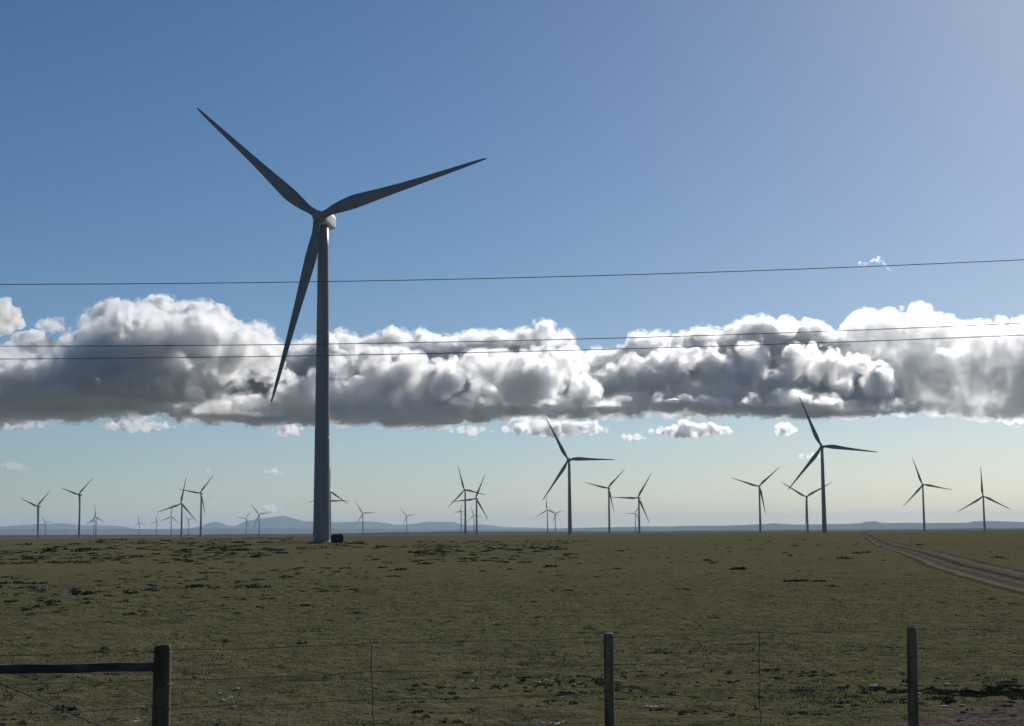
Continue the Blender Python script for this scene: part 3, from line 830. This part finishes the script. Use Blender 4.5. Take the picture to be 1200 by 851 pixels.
def veil(parent, A, B, mat, voxel, extra, base_z, seed):
    """the thin torn vapour that feathers the edge of a cloud"""
    big = B > 45.0
    o = puffs_to_mesh("soft_edge", A[big], B[big] + extra, voxel, mat, 9, 70, seed, base_z)
    o.parent = parent
    return o

def puffs_to_mesh(name, P, Rr, voxel, mat, wob=0.0, wl=60.0, seed=0, base_z=None):
    """union of many puffs of vapour, turned into one closed hull with a noisy surface"""
    me = bpy.data.meshes.new(name + "_pts"); me.vertices.add(len(P)); me.vertices.foreach_set("co", P.astype(np.float32).ravel())
    at_ = me.attributes.new("rad", 'FLOAT', 'POINT'); at_.data.foreach_set("value", Rr.astype(np.float32))
    o = bpy.data.objects.new(name + "_pts", me); C.objects.link(o)
    ng = bpy.data.node_groups.new(name, 'GeometryNodeTree')
    ng.interface.new_socket("Geometry", in_out='INPUT', socket_type='NodeSocketGeometry')
    ng.interface.new_socket("Geometry", in_out='OUTPUT', socket_type='NodeSocketGeometry')
    N, L = ng.nodes, ng.links
    gi = N.new("NodeGroupInput"); go = N.new("NodeGroupOutput")
    mp = N.new("GeometryNodeMeshToPoints"); pv = N.new("GeometryNodePointsToVolume"); vm = N.new("GeometryNodeVolumeToMesh")
    na = N.new("GeometryNodeInputNamedAttribute"); na.data_type = 'FLOAT'; na.inputs["Name"].default_value = "rad"
    pv.resolution_mode = 'VOXEL_SIZE'; pv.inputs["Voxel Size"].default_value = voxel; pv.inputs["Density"].default_value = 1.0
    vm.resolution_mode = 'GRID'; vm.inputs["Threshold"].default_value = 0.3; vm.inputs["Adaptivity"].default_value = 0.0
    L.new(gi.outputs[0], mp.inputs[0]); L.new(mp.outputs[0], pv.inputs["Points"]); L.new(na.outputs[0], pv.inputs["Radius"])
    L.new(pv.outputs[0], vm.inputs[0]); L.new(vm.outputs[0], go.inputs[0])
    md = o.modifiers.new("g", 'NODES'); md.node_group = ng
    dg = bpy.context.evaluated_depsgraph_get()
    ev = o.evaluated_get(dg); me2 = bpy.data.meshes.new_from_object(ev)
    me2.name = name
    bpy.data.objects.remove(o); bpy.data.meshes.remove(me); bpy.data.node_groups.remove(ng)
    n = len(me2.vertices); co = np.empty(n * 3, np.float32); me2.vertices.foreach_get("co", co); co = co.reshape(-1, 3).astype(float)
    if wob:
        no = np.empty(n * 3, np.float32); me2.vertex_normals.foreach_get("vector", no); no = no.reshape(-1, 3)
        d1 = 0.45 - 2 * np.abs(vnoise(co[:, 0] / (wl * 3), co[:, 1] / (wl * 3), co[:, 2] / (wl * 3) + 0.37, seed=seed))
        d2 = 0.45 - 2 * np.abs(vnoise(co[:, 0] / wl, co[:, 1] / wl, co[:, 2] / wl + 0.37, seed=seed + 5))
        d3 = vnoise(co[:, 0] / (wl * 0.4), co[:, 1] / (wl * 0.4), co[:, 2] / (wl * 0.4) + 0.37, seed=seed + 9)
        co = co + no * (wob * (1.6 * d1 + 0.9 * d2 + 0.6 * d3))[:, None]
        if base_z is not None:       # flat condensation level
            bz = base_z(co[:, 0]) + 26 * vnoise(co[:, 0] / 450, co[:, 1] / 450, seed=77) + 5 * vnoise(co[:, 0] / 90, co[:, 1] / 90, seed=78)
            dz = co[:, 2] - bz; co[:, 2] = np.where(dz < 0, bz + dz * 0.06, co[:, 2])
        me2.vertices.foreach_set("co", co.astype(np.float32).ravel())
    me2.polygons.foreach_set("use_smooth", np.ones(len(me2.polygons), dtype=bool))
    me2.materials.clear(); me2.materials.append(mat); me2.update()
    print(name, "puffs", len(P), "verts", n)
    return link(bpy.data.objects.new(name, me2))

def W(px, py, dy):
    """point of the cloud bank: photo pixel column and row, dy metres behind the plane of the bank"""
    return at(px, py, CLD_Y + dy)

TOP = [(-80, 380), (-20, 398), (20, 405), (60, 398), (84, 386), (92, 372), (112, 352), (135, 343), (160, 340), (180, 339), (200, 344), (214, 352), (228, 345), (246, 343), (264, 352), (276, 368), (290, 380), (305, 373), (322, 378), (334, 396),
       (350, 396), (372, 388), (392, 385), (430, 386), (448, 380), (475, 379), (495, 381), (515, 392), (532, 390), (548, 384), (578, 383), (597, 389), (608, 376), (625, 371), (645, 375), (660, 377), (672, 390), (690, 404), (715, 400), (740, 388), (770, 384),
       (800, 388), (815, 379), (845, 383), (866, 372), (900, 366), (935, 369), (970, 376), (986, 384), (993, 366), (1010, 360), (1040, 358), (1052, 354), (1078, 353), (1100, 361), (1118, 370), (1150, 374), (1170, 369), (1200, 368), (1300, 372)]
BOT = [(-80, 500), (60, 494), (120, 492), (200, 492), (260, 496), (330, 497), (380, 494), (440, 497), (520, 498), (580, 492), (660, 489), (735, 487), (770, 482), (830, 486), (900, 487), (960, 488), (1010, 486), (1060, 482), (1110, 484), (1150, 487), (1200, 489), (1300, 488)]
def top(px): return np.interp(px, [p[0] for p in TOP], [p[1] for p in TOP])
def bot(px): return np.interp(px, [p[0] for p in BOT], [p[1] for p in BOT])

def fill(n, pts, bots, dyc, hw, rmin, rmax, rg):
    """cores tangent to an outline (top and bottom poly-lines, photo pixels); columns px, py, dy, r"""
    tf = lambda x: np.interp(x, [p[0] for p in pts], [p[1] for p in pts])
    bf = lambda x: np.interp(x, [p[0] for p in bots], [p[1] for p in bots])
    x0, x1 = pts[0][0], pts[-1][0]
    out = []; tries = 0
    while len(out) < n and tries < n * 60:
        tries += 1
        x = rg.uniform(x0, x1); t, b = float(tf(x)), float(bf(x))
        if b - t < 1.6 * rmin: continue
        y = t + (b - t) * rg.uniform(0.0, 1)
        xx = np.linspace(x - rmax, x + rmax, 25)
        r = min(float(np.min(np.hypot(xx - x, tf(xx) - y))), rmax)
        r = min(r, max(rmin, (b - y) * 1.3 + 4))
        if r < rmin: continue
        h = hw(x, y) if callable(hw) else hw
        out.append((x, y, dyc + rg.uniform(-1, 1) * h, r * rg.uniform(0.75, 1.0)))
    return np.array(out)

def grow(P, R, n, f0, f1, rg, up=0.0, sink=0.4):
    """children puffs sitting on the surfaces of their parents"""
    k = len(P)
    d = rg.normal(size=(k, n, 3)); d[..., 2] += up; d /= np.linalg.norm(d, axis=-1, keepdims=True)
    r = R[:, None] * rg.uniform(f0, f1, (k, n))
    Q = P[:, None, :] + d * (R[:, None, None] - r[..., None] * sink)
    return Q.reshape(-1, 3), r.reshape(-1)

def outer(Q, Rq, P, R, k, cell=300.0):
    """keep the puffs that poke out of every larger one; tested cell by cell"""
    keep = np.ones(len(Q), bool); P = P.astype(np.float32); R = R.astype(np.float32); Q = Q.astype(np.float32); Rq = Rq.astype(np.float32)
    ox = np.floor(Q[:, 0] / cell).astype(int); oy = np.floor(Q[:, 1] / (2 * cell)).astype(int)
    order = np.argsort(ox * 4096 + oy, kind='stable'); key = (ox * 4096 + oy)[order]
    cuts = np.flatnonzero(np.diff(key)) + 1
    for m in np.split(order, cuts):
        c, d = ox[m[0]], oy[m[0]]
        near = (np.abs(P[:, 0] - (c + .5) * cell) < R + cell * .5) & (np.abs(P[:, 1] - (d + .5) * 2 * cell) < R + cell)
        if not near.any(): continue
        p, r = P[near], R[near]
        D = ((Q[m][:, None, :] - p[None]) ** 2).sum(-1)
        T = np.maximum(r[None] - Rq[m][:, None] * k, 0)
        keep[m] = (D > T * T).all(1)
    return keep

def build_cloud(name, cores, rg, base_z, voxel, mat, levels=((22, .28, .5, .35), (14, .3, .5, .3), (8, .3, .5, .1)), wob=10, wl=60, shrink=0.80, km=None):
    P = np.array([W(x, y, dy) for (x, y, dy, r) in cores]); R = cores[:, 3] * (CLD_Y + cores[:, 2]) / F * shrink
    A, B = P, R; p, r = P, R
    for (n, f0, f1, up) in levels:
        q, rq = grow(p, r, n, f0, f1, rg, up=up)
        k = (rq > voxel * 1.1); q, rq = q[k], rq[k]
        if not len(q): break
        k = outer(q, rq, A, B, 0.55); q, rq = q[k], rq[k]
        A = np.concatenate([A, q]); B = np.concatenate([B, rq]); p, r = q, rq
    o = puffs_to_mesh(name, A, B, voxel, mat, wob, wl, seed=3, base_z=base_z)
    if base_z is not None: veil(o, A, B, m_veil, 18.0, 34.0, lambda x: base_z(x) - 22.0, 6)
    return o

rg = np.random.default_rng(5)
m_cloud = cloud_mat("cloud_vapour", 0.064, 0.82)
m_cloud_bright = cloud_mat("bright_cloud_vapour", 0.018, 0.82)
m_veil = cloud_mat("cloud_veil", 0.013, 0.8, lo=0.46, hi=0.66, scale=1 / 60.0)
m_cloud_thin = cloud_mat("thin_cloud_vapour", 0.020, 0.75)
def gauss(x, y, cx, cy, sx, sy): return math.exp(-((x - cx) / sx) ** 2 - ((y - cy) / sy) ** 2)
def base_z(X):
    px = 600 + X / KM
    return EYE + (eye_y(px) - bot(px)) * KM
def back_hw(x, y): return 190 - 120 * float(sstep(640, 760, x)) + 500 * gauss(x, y, 150, 420, 110, 60) + 500 * gauss(x, y, 930, 383, 55, 14)
S = []
def strip_hw(x, y): return 950 - 720 * float(sstep(960, 1080, x))
S.append(fill(300, [p for p in TOP if p[0] <= 984] + [(1000, 396), (1022, 410), (1040, 430), (1052, 452)], BOT, 500, back_hw, 7, 34, rg))
# dark thick mass on the left
S.append(fill(230, [(-60, 410), (60, 412), (82, 398), (95, 380), (118, 368), (145, 356), (172, 352), (195, 362), (222, 378), (255, 392), (275, 412), (290, 432)],
              [(-60, 490), (150, 489), (200, 478), (245, 462), (290, 448)], -900, 1700, 12, 46, rg))
# bright rimmed lobes in front of it
S.append(fill(70, [(130, 410), (150, 390), (172, 376), (200, 366), (222, 358), (250, 360), (275, 366), (300, 384), (322, 398), (335, 414)],
              [(130, 418), (200, 435), (260, 436), (335, 430)], -2500, 330, 7, 24, rg))
S.append(fill(50, [(248, 412), (262, 396), (285, 390), (310, 400), (330, 418), (345, 432)], [(248, 430), (300, 446), (345, 446)], -1500, 400, 7, 20, rg))
# lower layer: thick flat floor running to the right
S.append(fill(620, [(200, 478), (265, 455), (300, 458), (335, 466), (380, 455), (430, 460), (480, 452), (520, 462), (560, 468), (600, 458), (650, 462), (700, 466), (745, 456), (800, 460),
                    (860, 464), (900, 455), (950, 456), (1000, 466), (1060, 468), (1110, 474), (1150, 479)], BOT, -250, strip_hw, 8, 24, rg))
# middle lobes
S.append(fill(90, [(505, 440), (530, 415), (560, 404), (600, 408), (640, 400), (680, 412), (695, 440)], [(505, 470), (695, 470)], -700, 900, 9, 24, rg))
S.append(fill(80, [(300, 462), (330, 448), (385, 420), (400, 402), (440, 398), (480, 404), (500, 396), (520, 410)], [(300, 480), (520, 472)], -600, 500, 7, 20, rg))
S.append(fill(50, [(520, 470), (545, 458), (580, 452), (620, 456), (650, 468)], [(520, 478), (650, 478)], -1500, 250, 5, 12, rg))
S.append(fill(75, [(690, 440), (730, 412), (790, 402), (850, 396), (900, 402), (960, 396), (1000, 408), (1040, 425)], [(690, 462), (1040, 462)], -300, 180, 6, 18, rg))
S.append(fill(40, [(760, 462), (800, 446), (850, 444), (890, 456)], [(760, 474), (890, 474)], -500, 150, 6, 12, rg))
cores = np.concatenate(S)
bank = build_cloud("cloud_bank", cores, rg, base_z, 10.0, m_cloud)
tag(bank, "long cumulus bank with dark flat base reaching from the left edge across the sky", "cloud bank")
SR = [fill(230, [(965, 420), (975, 392), (986, 378), (993, 366)] + [p for p in TOP if p[0] >= 1010], BOT, 1150, 200, 6, 28, rg),
      fill(60, [(1000, 440), (1030, 416), (1080, 404), (1130, 410), (1180, 404), (1230, 416), (1290, 416)], [(1000, 474), (1290, 476)], 650, 250, 6, 20, rg),
      fill(230, [(1010, 468), (1090, 466), (1150, 474), (1200, 468), (1290, 470)], BOT, 700, 800, 6, 14, rg)]
bank2 = build_cloud("cloud_bank", np.concatenate(SR), rg, base_z, 10.0, m_cloud_bright)
tag(bank2, "bright white end of the cloud bank at the right edge", "cloud bank")

# small separate clouds: list of puffs (px, py, radius px, dy) each
def small(label, puffs, dens=None, voxel=None, far=5500.0, seed=0):
    r_ = np.random.default_rng(100 + seed)
    c = np.array([(x, y, dy + far, r) for (x, y, r, dy) in puffs], float); voxel = voxel or 8.0 * (CLD_Y + far) / CLD_Y
    o = build_cloud("cloud", c, r_, None, voxel, dens or m_cloud, levels=((16, .3, .6, .3), (10, .35, .6, .1)), wob=6, wl=35, shrink=0.85)
    tag(o, label, "cloud", "small clouds around the bank")
    return o
def row(x0, x1, y, r, n, seed, dy=0, h=3, spread=200):
    q = random.Random(seed); out = []
    for i in range(n):
        t = (i + 0.5) / n; e = math.sin(math.pi * min(max(t, 0.08), 0.92)) ** 0.6
        out.append((x0 + (x1 - x0) * t + q.uniform(-1, 1) * (x1 - x0) / n * 0.4, y + q.uniform(-h, h) * 0.5 - r * e * 0.12, r * e * q.uniform(0.9, 1.35), dy + q.uniform(-spread, spread)))
    return out
small("bright ragged cloud scrap under the dark base at the far left edge", row(-30, 66, 498, 6.5, 12, 1), seed=1)
small("long ragged cloud scrap under the dark left mass, left of the giant turbine's low blade", row(112, 208, 500, 7, 14, 2), seed=2)
small("small bright scrap below the base just left of the giant tower", row(318, 356, 505, 7, 6, 3), seed=3)
small("pale scrap under the base left of the mid field turbine's raised blade tip", row(522, 578, 505, 5.5, 9, 4), m_cloud_thin, seed=4)
small("bright tattered cloud under the base around the mid field turbine's raised blade tip", row(588, 716, 503, 10, 18, 5), seed=5)
small("small bright puff right of the tattered cloud, left of the larger flat one", row(724, 757, 513, 4.8, 6, 6), seed=6)
small("separate small flat cumulus with bright rim below the base, right of centre", row(760, 860, 506, 9, 14, 7), seed=7)
small("tiny round white puff between the flat cumulus and the tall right turbine", row(908, 937, 504.5, 7, 5, 8), seed=8)
small("thin white puff behind the tower top of the tall right turbine", row(932, 974, 535, 4.5, 7, 9), m_cloud_thin, seed=9)
small("bright rounded cloud cut by the left edge above the bank", [(-14, 375, 22, 300), (2, 364, 15, 250), (14, 370, 13, 200), (22, 380, 9, 200), (6, 382, 14, 300), (-20, 360, 16, 300)], seed=10, far=2500)
small("bright domed cloud just left of the dark mass", [(26, 402, 14, -300), (42, 397, 13, -200), (56, 404, 12, -250), (14, 410, 12, -300), (36, 412, 14, -300), (64, 410, 8, -200), (0, 414, 12, -300)], seed=11, far=300)
small("soft wispy tuft in the blue gap left of the dark mass", row(42, 82, 382, 9, 8, 12, 400, 8), m_cloud_thin, seed=12, far=2500)
small("thin white wisp low in the sky at the left edge above the leftmost turbine", row(-4, 42, 548, 5.5, 9, 13, 0, 6), m_cloud_thin, seed=13)
small("small white lens of cloud low between the left cluster and the giant tower", row(304, 340, 555, 4.0, 7, 14), seed=14, far=8000)
small("tiny wisp touching the blade tip of the tallest turbine of the left cluster", row(236, 256, 553, 2.8, 5, 15), m_cloud_thin, seed=15, far=8000)
small("tiny low cloud just right of the tallest turbine of the left cluster", row(242, 258, 591, 3.4, 4, 16), m_cloud_thin, seed=16, far=21500)
small("low white cloud over the blue peak", row(303, 333, 597, 4.6, 7, 17), m_cloud_thin, seed=17, far=29000)
small("small bright scrap under the base at the right edge", row(1168, 1215, 495, 5, 7, 18), seed=18)
small("pale scrap below the base right of the giant tower", row(388, 412, 523, 3, 4, 19), m_cloud_thin, seed=19)
small("faint curved wisp alone in the blue sky by the highest cable at right", [(1008 + 3.2 * i, 309 - 0.5 * i + 1.5 * math.sin(i), 3.2, 0) for i in range(8)] + [(1030 + 2.6 * i, 302 + 3.0 * i, 3.0, 0) for i in range(6)], m_cloud_thin, seed=20)
